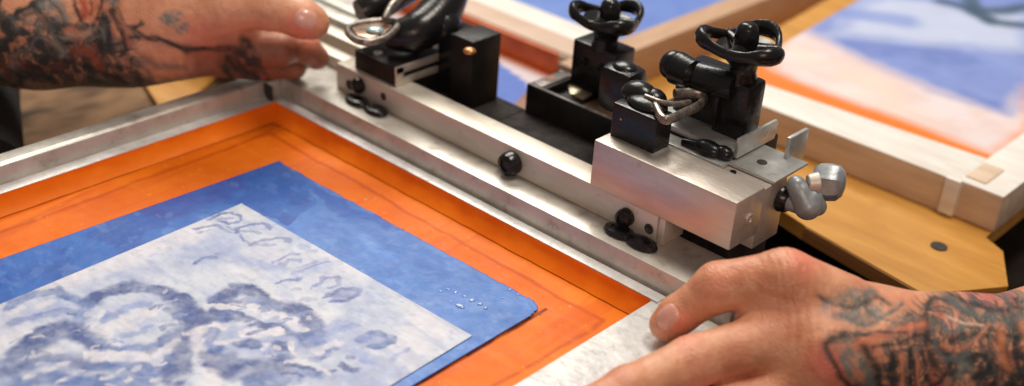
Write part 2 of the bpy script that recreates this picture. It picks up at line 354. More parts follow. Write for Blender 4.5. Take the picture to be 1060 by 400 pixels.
# first head: hair round a light oval
st([(95,315),(110,304),(136,297),(160,299),(180,309)],0.0042,DK,0.85,0.9)
st([(176,306),(193,318),(198,332),(190,347),(172,356)],0.0050,DK,0.8,0.9)
st([(172,352),(145,362),(118,366),(104,360)],0.0030,MID,0.8,1.0); st([(88,322),(82,334),(90,350)],0.0030,MID,0.55,1.0)
st([(104,346),(130,334),(160,320)],0.0040,PALE,0.65,1.0); st([(112,332),(128,322),(150,316)],0.0022,WASH,0.7,1.0); st([(124,350),(140,346),(155,338)],0.0018,WASH,0.7,1.0)
st([(10,318),(24,308),(48,304),(70,304),(92,318)],0.0030,MID,0.75,0.9); st([(42,316),(56,314)],0.0024,PALE,0.8,1.0); st([(14,332),(36,328),(66,326),(88,330)],0.0026,MID,0.6,1.0); st([(10,322),(22,318)],0.0020,PALE,0.6,1.0)
st([(40,350),(62,342),(88,346),(104,358)],0.0050,DK,0.8,0.9); st([(10,384),(28,364),(52,350)],0.0052,DK,0.7,1.0)
st([(98,380),(130,378),(162,384),(176,372)],0.0040,MID,0.8,0.9); st([(30,378),(48,370),(70,372),(92,380)],0.0044,DK,0.6,1.0); st([(20,398),(60,392),(100,398),(150,398)],0.0040,MID,0.75,0.9)
for x_,y_,r_ in [(60,362,.0020),(52,384,.0018),(30,392,.0018),(84,386,.0018),(66,394,.0014),(110,392,.0015),(132,394,.0013),(74,358,.0012),(158,394,.0012),(44,376,.0010)]: st([(x_-3,y_+1),(x_+3,y_-1)],r_,PALE,0.75,1.0)
st([(104,370),(140,372),(170,364),(196,350)],0.0034,PALE,0.8,0.8)
# neck link and second head
st([(182,314),(196,326),(212,331),(226,326)],0.0052,DK,0.85,0.8)
st([(204,336),(200,350),(190,370),(176,394)],0.0048,DK,0.78,0.8); st([(212,346),(216,370),(218,398)],0.0048,PALE,0.8,0.8); st([(230,330),(222,345),(228,362)],0.0034,MID,0.8,0.9)
st([(228,310),(240,301),(258,300),(276,311)],0.0046,DK,0.85,0.8); st([(236,313),(256,311)],0.0020,lin(46,60,120),0.7,1.0)
st([(274,312),(296,316),(314,322),(326,338),(322,350)],0.0048,DK,0.75,0.9); st([(229,320),(250,319),(272,322),(294,328),(312,340)],0.0026,PALE,0.85,0.8)
st([(236,331),(254,331),(276,339),(300,344)],0.0026,DK,0.75,0.9); st([(218,338),(232,340)],0.0022,PALE,0.9,0.8); st([(232,354),(244,354)],0.0022,PALE,0.8,0.9); st([(258,344),(276,346),(288,344)],0.0026,PALE,0.9,0.8)
st([(250,356),(260,356)],0.0028,DK,0.7,0.9); st([(287,358),(296,358)],0.0030,DK,0.75,0.9); st([(302,356),(302,368)],0.0020,PALE,0.9,0.8); st([(270,360),(276,366)],0.0018,MID,0.6,0.9)
st([(224,374),(244,382),(266,384),(288,376)],0.0070,DK,0.8,0.8); st([(262,396),(290,394),(318,390)],0.0050,MID,0.8,0.8); st([(296,375),(318,372),(344,364)],0.0018,PALE,0.85,0.8)
st([(296,378),(318,384),(340,385)],0.0014,DK,0.9,0.8); st([(350,379),(358,384),(368,383)],0.0022,DK,0.75,0.9); st([(312,346),(332,352),(342,362),(326,370)],0.0024,MID,0.7,0.9)
st([(326,350),(340,344),(360,330)],0.0030,WASH,0.6,1.0); st([(330,360),(350,356)],0.0024,PALE,0.6,1.0)
# line of painted lettering along the far edge
LT = lin(84,102,165)
for pts,w_,a_ in [([(216,226),(226,221),(240,221),(250,226),(240,231),(226,229)],.0011,.8),([(204,238),(214,234),(226,235),(236,242)],.0014,.6),([(226,226),(240,226)],.0016,.45),([(208,242),(218,240)],.001,.5),
                ([(242,243),(250,236),(262,232),(280,233),(284,238)],.0013,.75),([(246,240),(262,240),(272,244)],.0014,.5),([(240,236),(250,246),(262,254)],.0013,.6),
                ([(262,256),(274,249),(288,247),(295,252)],.0013,.7),([(268,254),(284,254)],.0014,.4),([(284,273),(296,266),(312,264)],.0012,.6),([(290,276),(300,270),(314,272)],.0013,.4),
                ([(200,274),(210,270),(222,270)],.0014,.75),([(216,268),(226,266)],.0008,.5),([(304,287),(318,281),(344,273)],.0010,.5),([(306,281),(330,273)],.0010,.35),
                ([(326,297),(336,291),(348,289),(350,295),(338,299)],.0014,.6),([(338,308),(350,301),(364,299),(373,303),(364,311),(348,313)],.0016,.75),([(352,306),(362,305)],.0030,.5),
                ([(287,296),(298,293),(310,291)],.0011,.9),([(300,302),(312,300)],.0012,.35),([(316,310),(326,308)],.002,.35)]:
    st(pts,w_,LT,a_,1.0)
st([(372,352),(382,346),(396,344),(408,348),(400,355),(386,357)],0.0022,MID,0.8,0.9); st([(380,350),(396,350)],0.0026,WASH,0.7,1.0)
st([(350,340),(362,336)],0.0022,WASH,0.8,1.0); st([(366,366),(380,372)],0.0024,WASH,0.6,1.0); st([(405,372),(424,362)],0.0014,WASH,0.6,1.0)
st([(330,262),(350,270)],0.0012,PALE,0.8); st([(230,268),(262,274),(290,282)],0.0034,WASH,0.45,1.0); st([(310,256),(330,262)],0.002,WASH,0.5,1.0)
r_ = np.random.default_rng(21)
for cx_,cy_,rx_,ry_,n_ in [(135,335,62,34,26),(60,360,50,36,26),(265,345,58,38,34),(120,388,100,12,16),(300,375,60,16,12)]:
    for _ in range(n_):
        x_ = cx_+rx_*r_.uniform(-1,1); y_ = cy_+ry_*r_.uniform(-1,1); l_ = r_.uniform(4,13); a_ = r_.uniform(-0.6,0.35)
        st([(x_,y_),(x_+l_*math.cos(a_)*.5,y_+l_*math.sin(a_)*.5+r_.uniform(-1,1)),(x_+l_*math.cos(a_),y_+l_*math.sin(a_))], r_.uniform(0.0005,0.0018), [MID,DK,PALE,WASH,PALE][r_.integers(5)], r_.uniform(0.45,0.8), 0.9)
def print_paint(X,Y):
    wx = (fbm(X*260,Y*260,12)-0.5)*0.0040+(fbm(X*60,Y*60,18)-0.5)*0.009; wy = (fbm(X*260,Y*260,14)-0.5)*0.0040+(fbm(X*60,Y*60,19)-0.5)*0.009
    c = np.repeat(LIGHT[None,:], len(X), 0)
    n = fbm(X*45,Y*45,41); c = blend(c, sstep(n,0.5,0.75)*0.35, WASH); c = blend(c, sstep(n,0.48,0.3)*0.5, PALE)
    n = fbm(X*30-Y*10,Y*130,46); c = blend(c, sstep(n,0.55,0.75)*0.3, WASH)
    mott = 0.25+1.35*fbm(X*170,Y*170,77)
    for pts,w,cc,a,soft in strokes:
        d = seg_dist(X+wx, Y+wy, pts); c = blend(c, np.clip((1-sstep(d, w*(1-soft*0.5), w*(1+soft*0.3)))*a*mott, 0, 1), cc)
    n = fbm(X*200+Y*70,Y*420-X*60,51); c = c*(0.84+0.30*n)[:,None]; n = fbm(X*240,Y*240,58); c = blend(c, sstep(n,0.60,0.75)*0.25, WASH); c = blend(c, sstep(n,0.38,0.28)*0.10, PALE)
    return c
grid_sheet('stencil_image', [tuple(p_far),tuple(p_right),tuple(p_rb),tuple(p_lf)], PZ, 0.0006, PRINT, scr, print_paint, wav=0.0004, thick=0.0002)
# drops of wet ink near the right corner of the emulsion
drops = None
for (a,b,r_) in [(456,302,1.5),(464,300,1.6),(472,303,2.2),(481,307,1.7),(489,311,2.6),(497,315,1.9),(476,317,3.2),(503,319,1.6),(466,312,1.1),(528,300,1.5),(536,305,1.2),(520,309,1.0)]:
    p = at(a,b,EZ+0.0003); bb = ball(p, r_*0.0009, r_*0.0006, r_*0.00022+0.0002, Matrix.Rotation(random.random()*3,3,'Z'))
    drops = bb if drops is None else merge(drops, bb)
finish(drops, 'ink_drops', INK, scr)
# crumpled end of clear tape at the corner by the thumb, glint painted white
bm = bmesh.new(); vs = [bm.verts.new(tuple(at(a,b,z))) for a,b,z in [(676,291,0.001),(681,282,0.006),(691,292,0.004),(697,300,0.0012),(686,300,0.0012)]]
bm.faces.new((vs[0],vs[1],vs[2],vs[4])); bm.faces.new((vs[4],vs[2],vs[3])); bmesh.ops.solidify(bm, geom=bm.faces[:], thickness=0.0004)
finish(bm, 'tape_end', ALU_W, scr)

# ================================================================== CLAMP
cl = empty('screen_clamp', (0.16,0.038,0.0126), 'metal clamp with long pale bar, black three-lobed knobs and a milled block, gripping the screen', 'clamp')
def P(name, bm, m, parent=cl, label=None): return finish(bm, name, m, parent, label=label)
P('clamp_bar', bx(0.0262,0.2880,0.0300,0.0478,0.0127,0.0297,0.0007), BAR)
P('bar_foot', bx(0.030,0.284,0.0325,0.0470,0.0115,0.0128,0.0), BLKM)
P('hinge_base', merge(bx(0.045,0.136,0.0485,0.0940,-0.034,0.0175,0.0015), bx(0.1362,0.262,0.0485,0.128,-0.034,0.0175,0.0015)), RUB)
P('base_plate', bx(0.2625,0.318,0.0560,0.098,-0.034,0.0150,0.0015), RUB)
P('rubber_strip', bx(0.285,0.45,0.100,0.142,-0.075,-0.045,0.003), RUB)
P('guide_rail', bx(-0.22,0.0250,0.0500,0.0600,-0.020,0.0200,0.0010), BAR)
P('guide_rail', bx(-0.22,0.0290,0.0680,0.0790,-0.020,0.0240,0.0010), BAR)
P('guide_rail', bx(-0.22,0.0200,0.0960,0.1080,-0.020,0.0200,0.0010), ALU)
P('guide_rail', bx(-0.22,0.0150,0.1200,0.1320,-0.020,0.0160,0.0010), ALU)
P('guide_bed', bx(-0.22,0.0440,0.0800,0.1500,-0.034,0.0040,0.0005), RUB)
P('guide_rail', bx(-0.22,0.0270,0.0605,0.0675,-0.020,0.0060,0.0005), BLKM)
# bolts along the face of the bar
yf = 0.0300
def bolt(px,py,r_,h=0.006,z=None):
    d = ray(px,py); t = (yf-CAM[1])/d[1]; p = CAM+t*d
    bm = lathe([(r_*0.8,0.0005),(r_,-0.0005),(r_,-h*0.55),(r_*0.88,-h*0.85),(r_*0.5,-h),(r_*0.42,-h*0.82),(0.0002,-h*0.8)], p, (0,1,0), 24)
    return P('bolt', bm, BLK)
bolt(373,88,0.0053,0.0045); bolt(531.5,168,0.0072,0.008); bolt(649.5,224,0.0052,0.006)
def recess(px,py,r_):
    d = ray(px,py); t = (yf-CAM[1])/d[1]; p = CAM+t*d
    return P('bolt_hole', lathe([(r_*0.9,0.0),(r_,-0.0003),(r_*0.75,-0.0006),(r_*0.6,-0.0002),(0.0002,0.0)], p, (0,1,0), 24), HOLE)
recess(397,100,0.0026); recess(672,237,0.0030); recess(362,88,0.0034)
# flat black retaining clips on the rear rail
def clip(a, b, r_):
    p0 = at(*a,0.0128); p1 = at(*b,0.0128)
    d = Vector(p1-p0); mid = (Vector(p0)+Vector(p1))/2
    q = merge(lathe([(r_,0),(r_*1.05,0.001),(r_*0.95,0.0028),(r_*0.6,0.0034),(r_*0.5,0.0026),(0.0003,0.0026)], p0, (0,0,1), 28, 1.25, 0.75),
              lathe([(r_,0),(r_*1.05,0.001),(r_*0.95,0.0028),(r_*0.6,0.0034),(r_*0.5,0.0026),(0.0003,0.0026)], p1, (0,0,1), 28, 1.25, 0.75),
              bx(min(p0[0],p1[0]),max(p0[0],p1[0]),mid.y-0.0025,mid.y+0.0035,0.0126,0.0147,0.0006))
    return P('retaining_clip', q, BLK)
clip((369,106),(389,116),0.0072); clip((641,242),(664,254),0.0076)
# end plate of the bar, under the block
P('end_plate', bx(0.2885,0.2925,0.031,0.050,0.0126,0.0288,0.0006), BAR)
# milled block
blk = P('milled_block', bx(0.2420,0.3345,0.0280,0.0545,0.0300,0.0580,0.0012), MILL)
P('side_block', bx(0.2720,0.3325,0.0552,0.0800,0.0190,0.0545,0.0008), MILL)
P('cover_plate', prism([(0.3045,0.0650),(0.3335,0.0650),(0.3335,0.0985),(0.3045,0.0985)],0.0550,0.0566,0.0003), STEEL)
P('plate_hole', cyl((0.3165,0.0790,0.0560),(0.3165,0.0790,0.0571),0.0028,seg=20,b=0.0002), HOLE)
P('flange', bx(0.3210,0.3235,0.0930,0.1120,0.0500,0.0690,0.0006), STEEL)
# locking screw and wing nut on the end
P('screw_collar', cyl((0.3330,0.0760,0.0430),(0.3385,0.0760,0.0430),0.0075,0.0065), BLK)
wn = P('wing_nut', merge(cyl((0.3370,0.0760,0.0430),(0.3500,0.0760,0.0430),0.0050,0.0042)), CAST)
def blob_sdf_mesh(name, prims, vox, k, m, parent, label=None, extra=None):
    lo = np.min([np.minimum(np.array(a)-ra, np.array(b)-rb) for a,b,ra,rb in prims],0)-0.004; hi = np.max([np.maximum(np.array(a)+ra, np.array(b)+rb) for a,b,ra,rb in prims],0)+0.004
    n = np.ceil((hi-lo)/vox).astype(int); ax = [lo[i]+vox*np.arange(n[i]) for i in range(3)]
    G = np.stack(np.meshgrid(*ax, indexing='ij'),-1).astype(np.float32)
    d = None
    for pr in prims:
        e = capsule(G,*pr); d = e if d is None else smin(d,e,k)
    return sdf_object(name, d, lo, vox, m, parent, label)
def capsule(G,a,b,ra,rb):
    a = np.array(a,np.float32); b = np.array(b,np.float32); ab = b-a; L = float(ab@ab)+1e-12
    t = np.clip(((G-a)@ab)/L,0,1).astype(np.float32); return np.linalg.norm(G-a-t[...,None]*ab,axis=-1)-(ra+(rb-ra)*t)
def smin(a,b,k):
    h = np.clip(0.5+0.5*(b-a)/k,0,1); return b*(1-h)+a*h-k*h*(1-h)
def sdf_object(name, d, lo, vox, m, parent, label=None):
    g = openvdb.FloatGrid(background=0.01); g.copyFromArray(np.ascontiguousarray(d/vox, dtype=np.float32)); 
    pts, quads = g.convertToQuads(isovalue=0.0)
    pts = np.asarray(pts)*vox+lo; quads = np.asarray(quads)[:, ::-1]
    me = bpy.data.meshes.new(name); me.from_pydata(pts.tolist(), [], quads.tolist()); me.validate()
    for p in me.polygons: p.use_smooth = True
    o = link(name, me, m, parent); bpy.context.view_layer.update()
    if label: o['label'] = label
    o['_n'] = len(pts); del o['_n']
    bm = bmesh.new(); bm.from_mesh(me); bmesh.ops.recalc_face_normals(bm, faces=bm.faces); bm.to_mesh(me); bm.free()
    return o
def dp(px,py,dep): return tuple(pd(px,py,dep))
def depth_of(p): return float((np.array(p)-CAM)@fw)
dw = depth_of((0.352,0.078,0.045))
def wing_blob(name, pr): return blob_sdf_mesh(name, pr, 0.0006, 0.0012, CAST, wn)
wing_blob('nut_wing', [(dp(824,192,dw),dp(829,200,dw),0.0052,0.0058),(dp(829,200,dw),dp(836,214,dw),0.0060,0.0072),(dp(840,205,dw),dp(846,214,dw+.004),0.0056,0.0050)])
hx = Vector(dp(856,188,dw+.006))
P('nut_head', lathe([(0.0075,-0.007),(0.0098,-0.0045),(0.0104,0.001),(0.0098,0.0055),(0.0070,0.0085),(0.0035,0.0095)], hx, (0.95,0.35,0.12), 7), CAST, wn)
P('spacer_washer', cyl(dp(836,190,dw-.001),dp(848,189,dw-.001),0.0048,0.0056), BAR, wn)

# --- black carriage on top of the milled block
P('toggle_box', bx(0.2440,0.2735,0.0385,0.0535,0.0578,0.0780,0.0012), BLK)
tb = P('toggle_cap', blob_bm if False else ball((0.2590,0.0490,0.0790),0.0125,0.0085,0.0040), BLK)
P('link_loop', tube([at(676,104,0.081),at(684,121,0.080),at(692,124,0.080),at(708,117,0.080),at(724,109,0.080),at(728,100,0.081),at(712,96,0.082),at(698,97,0.082)],0.0021,False,10,1.3), LK)
P('link_arm', tube([at(668,100,0.083),at(684,106,0.083),at(700,108,0.082),at(714,106,0.081)],0.0016,False,10), LK)
# rounded head and angle block left of it
ph = at(645,86,0.068)
P('pivot_head', merge(bx(ph[0]-0.0125,ph[0]+0.0115,ph[1]-0.0095,ph[1]+0.0105,0.0500,0.0790,0.0075)), BLK)
P('pivot_head_cap', ball((ph[0],ph[1],0.0775),0.0080,0.0070,0.0035), BLK)
P('pivot_cover', merge(ball(at(662,98,0.079),0.0110,0.0085,0.0075), ball(at(676,102,0.079),0.0080,0.0070,0.0055)), BLK)
# long open box channel behind the bar
xa, xb, ya, yb, z0, z1 = 0.1385,0.2380,0.0900,0.1230,0.0176,0.0370
ch = P('channel_box', merge(bx(xa,xb,ya,ya+0.003,z0,z1,0.0006), bx(xa,xb,yb-0.003,yb,z0,z1,0.0006), bx(xa,xa+0.012,ya+0.002,yb-0.002,z0,z1-0.0004,0.0006), bx(xa,xb,ya+0.002,yb-0.002,z0,z1-0.006,0.0)), BLKM)
P('box_rim', merge(bx(xa+0.001,xa+0.010,ya+0.0035,yb-0.0035,z1-0.001,z1+0.0006,0.0004), bx(xa,xb,yb-0.0028,yb-0.0002,z1-0.0004,z1+0.0005,0.0002), bx(xa+0.0004,xb,ya+0.0004,ya+0.0026,z1-0.0004,z1+0.0005,0.0002)), mat('worn_edge',(0.25,0.22,0.20),(0.08,0.07,0.07),rough=0.4,metal=0.4,scale=200,bump=0.2), ch)
P('rim_hole', cyl((xa+0.0058,(ya+yb)/2,z1),(xa+0.0058,(ya+yb)/2,z1+0.0010),0.0032,b=0.0002), mat('copper_hole',(0.35,0.16,0.08),(0.15,0.07,0.04),rough=0.4,metal=0.3,bump=0), ch)
zz = z1-0.0058
P('brass_shim', prism([tuple(at(a,b,zz)[:2]) for a,b in [(588,91),(592,84),(600,90),(614,98),(604,104),(590,98)]],zz,zz+0.0012,0.0002), mat('shim_metal',(0.80,0.70,0.50),(0.7,0.58,0.38),rough=0.3,metal=0.5,bump=0.1), ch)
P('inner_slide', bx(xa+0.040,xb-0.01,ya+0.006,yb-0.006,zz-0.001,zz+0.004,0.0006), mat('bronze_slide',(0.20,0.11,0.06),(0.10,0.06,0.04),rough=0.35,metal=0.5), ch)

def screw(p, axis, r_, m=BLK, h=0.0022, name='socket_screw'):
    return P(name, lathe([(r_,0),(r_,h*0.75),(r_*0.88,h),(r_*0.5,h),(r_*0.42,h*0.35),(0.0002,h*0.35)], p, axis, 20), m)
screw((0.2505,0.0384,0.0700),(0,-1,0),0.0007,mat('brass_pip',(0.6,0.3,0.12),metal=0.6,bump=0),0.0003,'brass_pip')
screw((0.1660,0.1104,0.0560),(0,-1,0),0.0026); screw((0.1800,0.1104,0.0560),(0,-1,0),0.0026)
screw((0.2960,0.0340,0.0581),(0,0,1),0.0022,HOLE,0.0004,'screw_hole') if False else None
screw((0.3346,0.0420,0.0440),(1,0,0),0.0030,MILL,0.0012); screw((0.3110,0.0600,0.0546),(0,0,1),0.0018,BLKM,0.0010)
screw((0.0550,0.0400,0.0425),(0,0,1),0.0030,STEEL,0.0016); screw((0.0640,0.0640,0.0425),(0,0,1),0.0034,BLK,0.0030)
P('spacer_plate', bx(0.2160,0.2420,0.0920,0.1180,0.0370,0.0400,0.0006), LK)
# three lobed clamping knob: cup, rim ring with spokes, centre lug
def knob(base, top, rc, rot, sc=1.0):
    b = Vector(base); t = Vector(top); ax = (t-b); Lx = ax.length
    k = P('clamp_knob', lathe([(0.0080*sc,0),(0.0084*sc,Lx*0.12),(0.0072*sc,Lx*0.30),(0.0080*sc,Lx*0.50),(0.0115*sc,Lx*0.68),(0.0155*sc,Lx*0.86),(0.0158*sc,Lx*0.95),(0.0130*sc,Lx*0.92),(0.0070*sc,Lx*0.80),(0.0005,Lx*0.78)], b, ax, 36), BLK)
    pts = []; rr = []
    for i in range(24):
        a = 2*math.pi*i/24; l3 = math.cos(3*a); r_ = rc*(1+0.17*l3)
        pts.append(t+Vector((r_*math.cos(a+rot), r_*math.sin(a+rot), 0.0018*l3))); rr.append((0.0019+0.0012*max(l3,0))*sc)
    P('knob_rim', tube(pts, rr, True, 14, 1.6, 2), BLK, k)
    for j in range(3):
        a = rot+2*math.pi*j/3+math.pi/3
        P('knob_spoke', tube([t+Vector((0,0,-0.004)), t+Vector((math.cos(a)*rc*0.5,math.sin(a)*rc*0.5,-0.002)), t+Vector((math.cos(a)*rc*0.92,math.sin(a)*rc*0.92,-0.001))],[0.0062*sc,0.0034*sc,0.0024*sc],False,12,0.9), BLK, k)
    P('knob_lug', tube([t+Vector((0,0,-0.006)), t+Vector((0,0,0.004)), t+Vector((0,0,0.0090)), t+Vector((0,0,0.0115))],[0.0070*sc,0.0066*sc,0.0056*sc,0.0030*sc],False,16), BLK, k)
    return k
# middle tower
mb = P('stop_block', bx(0.1560,0.1900,0.1105,0.1300,0.0376,0.0680,0.0016), BLK)
knob((0.1755,0.1170,0.0650),(0.1765,0.1175,0.0865),0.0195,math.radians(205))
# right tower
P('tower_column', bx(0.2790,0.2995,0.0830,0.1010,0.0570,0.0930,0.0030), BLK)
P('tower_body', bx(0.2540,0.2835,0.0800,0.1040,0.0640,0.0925,0.0025), BLK)
knob((0.2895,0.0910,0.0900),(0.2885,0.0900,0.1130),0.0208,math.radians(215))
hp = at(701,72,0.088); hq = at(722,80,0.088)
P('adjuster_knob', merge(cyl(Vector(hp)+Vector((-0.004,0.002,0)),Vector(hq),0.0095,0.0085,b=0.003), ball(Vector(hp)+Vector((-0.005,0.003,0)),0.0075,0.0085,0.0085)), BLK)
P('adjuster_shaft', tube([hq, Vector(hq)+Vector((0.022,0.004,0.001))],0.0085,False,16), BLK)
P('slide_rail', bx(0.2500,0.3050,0.0575,0.0680,0.0550,0.0572,0.0004), STEEL)
P('slide_rail', bx(0.2460,0.3060,0.0700,0.1080,0.0575,0.0608,0.0006), STEEL)
P('slide_lip', bx(0.3040,0.3062,0.0700,0.1080,0.0600,0.0690,0.0006), STEEL)
P('lock_lever', merge(ball((0.2915,0.0640,0.0600),0.0090,0.0055,0.0045), ball((0.3000,0.0660,0.0600),0.0060,0.0045,0.0040), tube([(0.276,0.0625,0.0585),(0.292,0.064,0.0600),(0.3035,0.067,0.0605)],[0.0022,0.004,0.0022])), BLK)
P('lower_body', bx(0.2340,0.3030,0.0820,0.1180,0.0176,0.0560,0.0015), BLKM)

# --- left carriage
P('toggle_box', bx(0.0400,0.0780,0.0335,0.0760,0.0298,0.0425,0.0010), BLKM)
P('side_plate', merge(bx(0.0781,0.0793,0.0335,0.0760,0.0300,0.0345,0.0003), bx(0.0781,0.0793,0.0335,0.0400,0.0340,0.0425,0.0003), bx(0.0781,0.0793,0.0330,0.0780,0.0380,0.0430,0.0003)), MILL)
P('tower_column', bx(0.0960,0.1150,0.0640,0.0900,0.0176,0.0640,0.0020), BLKM)
P('column_insert', ball(at(486,53,0.064),0.004,0.004,0.0022), mat('copper_insert',(0.55,0.25,0.10),rough=0.3,metal=0.6))
P('tower_column', bx(0.0780,0.0955,0.0700,0.0920,0.0176,0.0600,0.0020), BLK)
P('lever_body', merge(tube([at(372,14,0.062),at(392,4,0.066),at(420,-14,0.070)],[0.0085,0.011,0.012],False,16), tube([at(400,36,0.056),at(430,34,0.058),at(456,12,0.066),at(468,-20,0.078)],[0.008,0.013,0.014,0.013],False,18), ball(at(452,24,0.060),0.018,0.014,0.013)), BLK)
P('loop_ring', tube([at(a,b,0.064) for a,b in [(360,30),(366,40),(380,44),(398,40),(408,32),(412,24),(398,22),(376,24)]],0.0023,True,12), LK)
P('loop_plate', prism([tuple(at(a,b,0.0635)[:2]) for a,b in [(364,30),(370,38),(382,41),(396,37),(405,30),(406,26),(396,24),(376,26)]],0.0625,0.0645,0.0004), mat('copper_plate',(0.45,0.27,0.18),(0.25,0.16,0.12),rough=0.25,metal=0.7,scale=120))
P('glass_dial', ball(at(388,31,0.0655),0.0055,0.0055,0.0022), mat('dial_glass',(0.42,0.58,0.62),(0.2,0.3,0.32),rough=0.05,coat=1.0,bump=0))
P('lever_arm', tube([at(418,-6,0.074),at(406,6,0.072),at(398,20,0.068)],[0.0025,0.0028,0.002],False,12), LK)
P('carriage_foot', bx(0.030,0.0775,0.0500,0.0800,0.0176,0.0294,0.0010), BLKM)

# ================================================================== PLYWOOD AND THE OTHER SCREENS
pl = [at(640,90,-0.03)[:2]]
plw = prism([(-0.02,0.152),(0.235,0.200),(0.298,0.182),(0.3885,0.166),(0.4188,0.2130),(0.3990,0.2505),(0.3835,0.2580),(0.3835,0.80),(-0.02,0.80)],-0.041,-0.0305,0.0006)
plw_o = finish(plw,'plywood_board',PLY,None); plw_o['label'] = 'golden plywood board with a round dark hole, lying under the wooden screen'; plw_o['category'] = 'board'
hc = at(972,255,-0.03)
cut = cyl((hc[0],hc[1],-0.0306),(hc[0],hc[1],-0.0297),0.0052,b=0.0001); P('board_hole', cut, HOLE, plw_o)
P('board_edge', extr([(0.0,0.0),(0.0,0.0001),(0.0001,0.0001)],0,0.0001) if False else prism([(0.2992,0.1808),(0.3880,0.1650),(0.3880,0.1656),(0.2992,0.1814)],-0.0405,-0.0312,0), PLYE, plw_o)

def wall_rails(): pass
ws = empty('wooden_screen', (0.27,0.45,-0.03), 'wooden screen with white topped rails and pinkish border, lying on the golden plywood', 'printing screen')
P('near_rail', prism([(0.165,0.2646),(0.3540,0.2661),(0.3540,0.3000),(0.165,0.2955)],-0.0300,-0.0061,0.0006), WOOD, ws)
P('rail_cap', prism([(0.165,0.2640),(0.3540,0.2655),(0.3540,0.3120),(0.165,0.2960)],-0.0062,-0.0045,0.0005), WOODW, ws)
P('side_rail', bx(0.3545,0.3850,0.2675,0.85,-0.0300,-0.0060,0.0010), WOOD, ws)
P('rail_cap', bx(0.3543,0.3853,0.2668,0.85,-0.0062,-0.0040,0.0008), WOODW, ws)
P('corner_joint', bx(0.3480,0.3580,0.2630,0.2700,-0.0290,-0.0038,0.0006), WOODW, ws)
P('corner_joint', bx(0.3560,0.3700,0.2740,0.3020,-0.0045,-0.0030,0.0006), WOOD, ws)
P('side_rail', prism([(0.140,0.3005),(0.170,0.3005),(0.135,0.85),(0.085,0.85)],-0.0300,-0.0070,0.0008), PLY, ws)
P('far_rail', bx(0.09,0.385,0.8505,0.88,-0.03,-0.006,0.0008), WOOD, ws)
OR = lin(240,120,20); PINK = lin(222,200,196); WHT = lin(228,224,232); BL = lin(116,140,208); BLD = lin(60,85,165)
zt = -0.0062
def mpz(pts): return [tuple(at(a,b,zt)[:2]) for a,b in pts]
PK = mpz([(820,82),(1025,157),(1062,135),(1062,-20),(860,-20),(838,6),(812,40),(800,72)])
BLU = mpz([(829,28),(860,44),(900,64),(970,94),(1044,119),(1062,92),(1140,60),(1100,-40),(880,-30),(852,4)])
WB = mpz([(862,30),(880,14),(905,4),(930,10),(960,26),(1000,40),(1062,50),(1062,30),(1010,14),(990,-10),(880,-20)])
WB2 = mpz([(862,36),(885,38),(1000,50),(1062,52),(1062,14),(1000,12),(960,0),(910,-4),(880,12)])
SW = [mpz(q) for q in ([(975,2),(1000,8),(1030,12),(1062,8)],[(1000,-4),(1012,14),(1030,24),(1062,26)],[(1005,10),(1022,20)])]
def ws_paint(X,Y):
    wx = (fbm(X*40,Y*40,61)-0.5)*0.012; wy = (fbm(X*40,Y*40,62)-0.5)*0.012
    c = np.repeat(OR[None,:], len(X), 0); n = fbm(X*30,Y*30,66); n2 = fbm(X*14+Y*10,Y*50,67)
    c = blend(c, soft_poly(X+wx*.3,Y+wy*.3,PK,0.007), PINK); c = blend(c, soft_poly(X,Y,PK,0.01)*sstep(n,0.4,0.7)*0.5, WHT); c = blend(c, soft_poly(X,Y,PK,0.01)*sstep(n2,0.45,0.7)*0.5, lin(236,214,196))
    c = blend(c, soft_poly(X+wx,Y+wy,BLU,0.012)*0.95, BL); c = blend(c, soft_poly(X+wx,Y+wy,BLU,0.01)*sstep(n,0.42,0.7)*0.35, BLD); c = blend(c, soft_poly(X+wx,Y+wy,BLU,0.01)*sstep(n2,0.5,0.7)*0.3, lin(150,165,215))
    c = blend(c, soft_poly(X+wx,Y+wy,WB2,0.014)*0.85, lin(196,206,230))
    d = seg_dist(X+wx,Y+wy,mpz([(880,14),(935,22)])); c = blend(c,(1-sstep(d,0.006,0.024))*0.7,BL)
    for s_ in SW:
        d = seg_dist(X+wx,Y+wy,s_); c = blend(c,(1-sstep(d,0.004,0.014))*0.9,lin(60,85,110))
    return c
grid_sheet('mesh_fabric', [(0.16,0.3003),(0.354,0.3003),(0.354,0.85),(0.11,0.85)], zt, 0.0025, FLUFF, ws, ws_paint, wav=0.0006)

bs = empty('wooden_screen', (0.0,0.22,-0.04), 'blurred wooden screen with red-orange inner wall, directly behind the black knobs of the clamp', 'printing screen')
P('rear_rail', bx(-0.30,0.0740,0.2140,0.2420,-0.0400,-0.0010,0.0010), WOOD, bs)
P('rail_cap', bx(-0.30,0.0742,0.2160,0.2425,-0.0012,0.0006,0.0006), mat('tan_cap',(0.62,0.46,0.36),(0.54,0.38,0.28),rough=0.55,scale=20), bs)
P('wall_tape', bx(-0.30,0.0620,0.2112,0.2138,-0.0185,0.0000,0.0004), mat('red_tape',(0.80,0.17,0.02),(0.62,0.10,0.01),rough=0.45), bs)
P('side_rail', prism([tuple(at(*p_,-0.0060)[:2]) for p_ in [(528,112),(553,86),(566,92),(548,118)]],-0.0400,-0.0060,0.0008), BROWN, bs)
def bs_paint(X,Y):
    c = np.repeat(lin(205,195,200)[None,:], len(X), 0)
    c = blend(c, sstep(Y,0.200,0.209), lin(214,130,90)); 
    q = mp([(476,50),(500,57),(524,70),(545,86),(566,118),(520,150),(470,120),(465,75)], -0.0180)
    return blend(c, in_poly(X,Y,q)*1.0, lin(80,112,196))
grid_sheet('mesh_fabric', [(-0.30,0.097),(0.0900,0.097),(0.0640,0.2110),(-0.30,0.2110)], -0.0180, 0.003, FLUFF, bs, bs_paint)

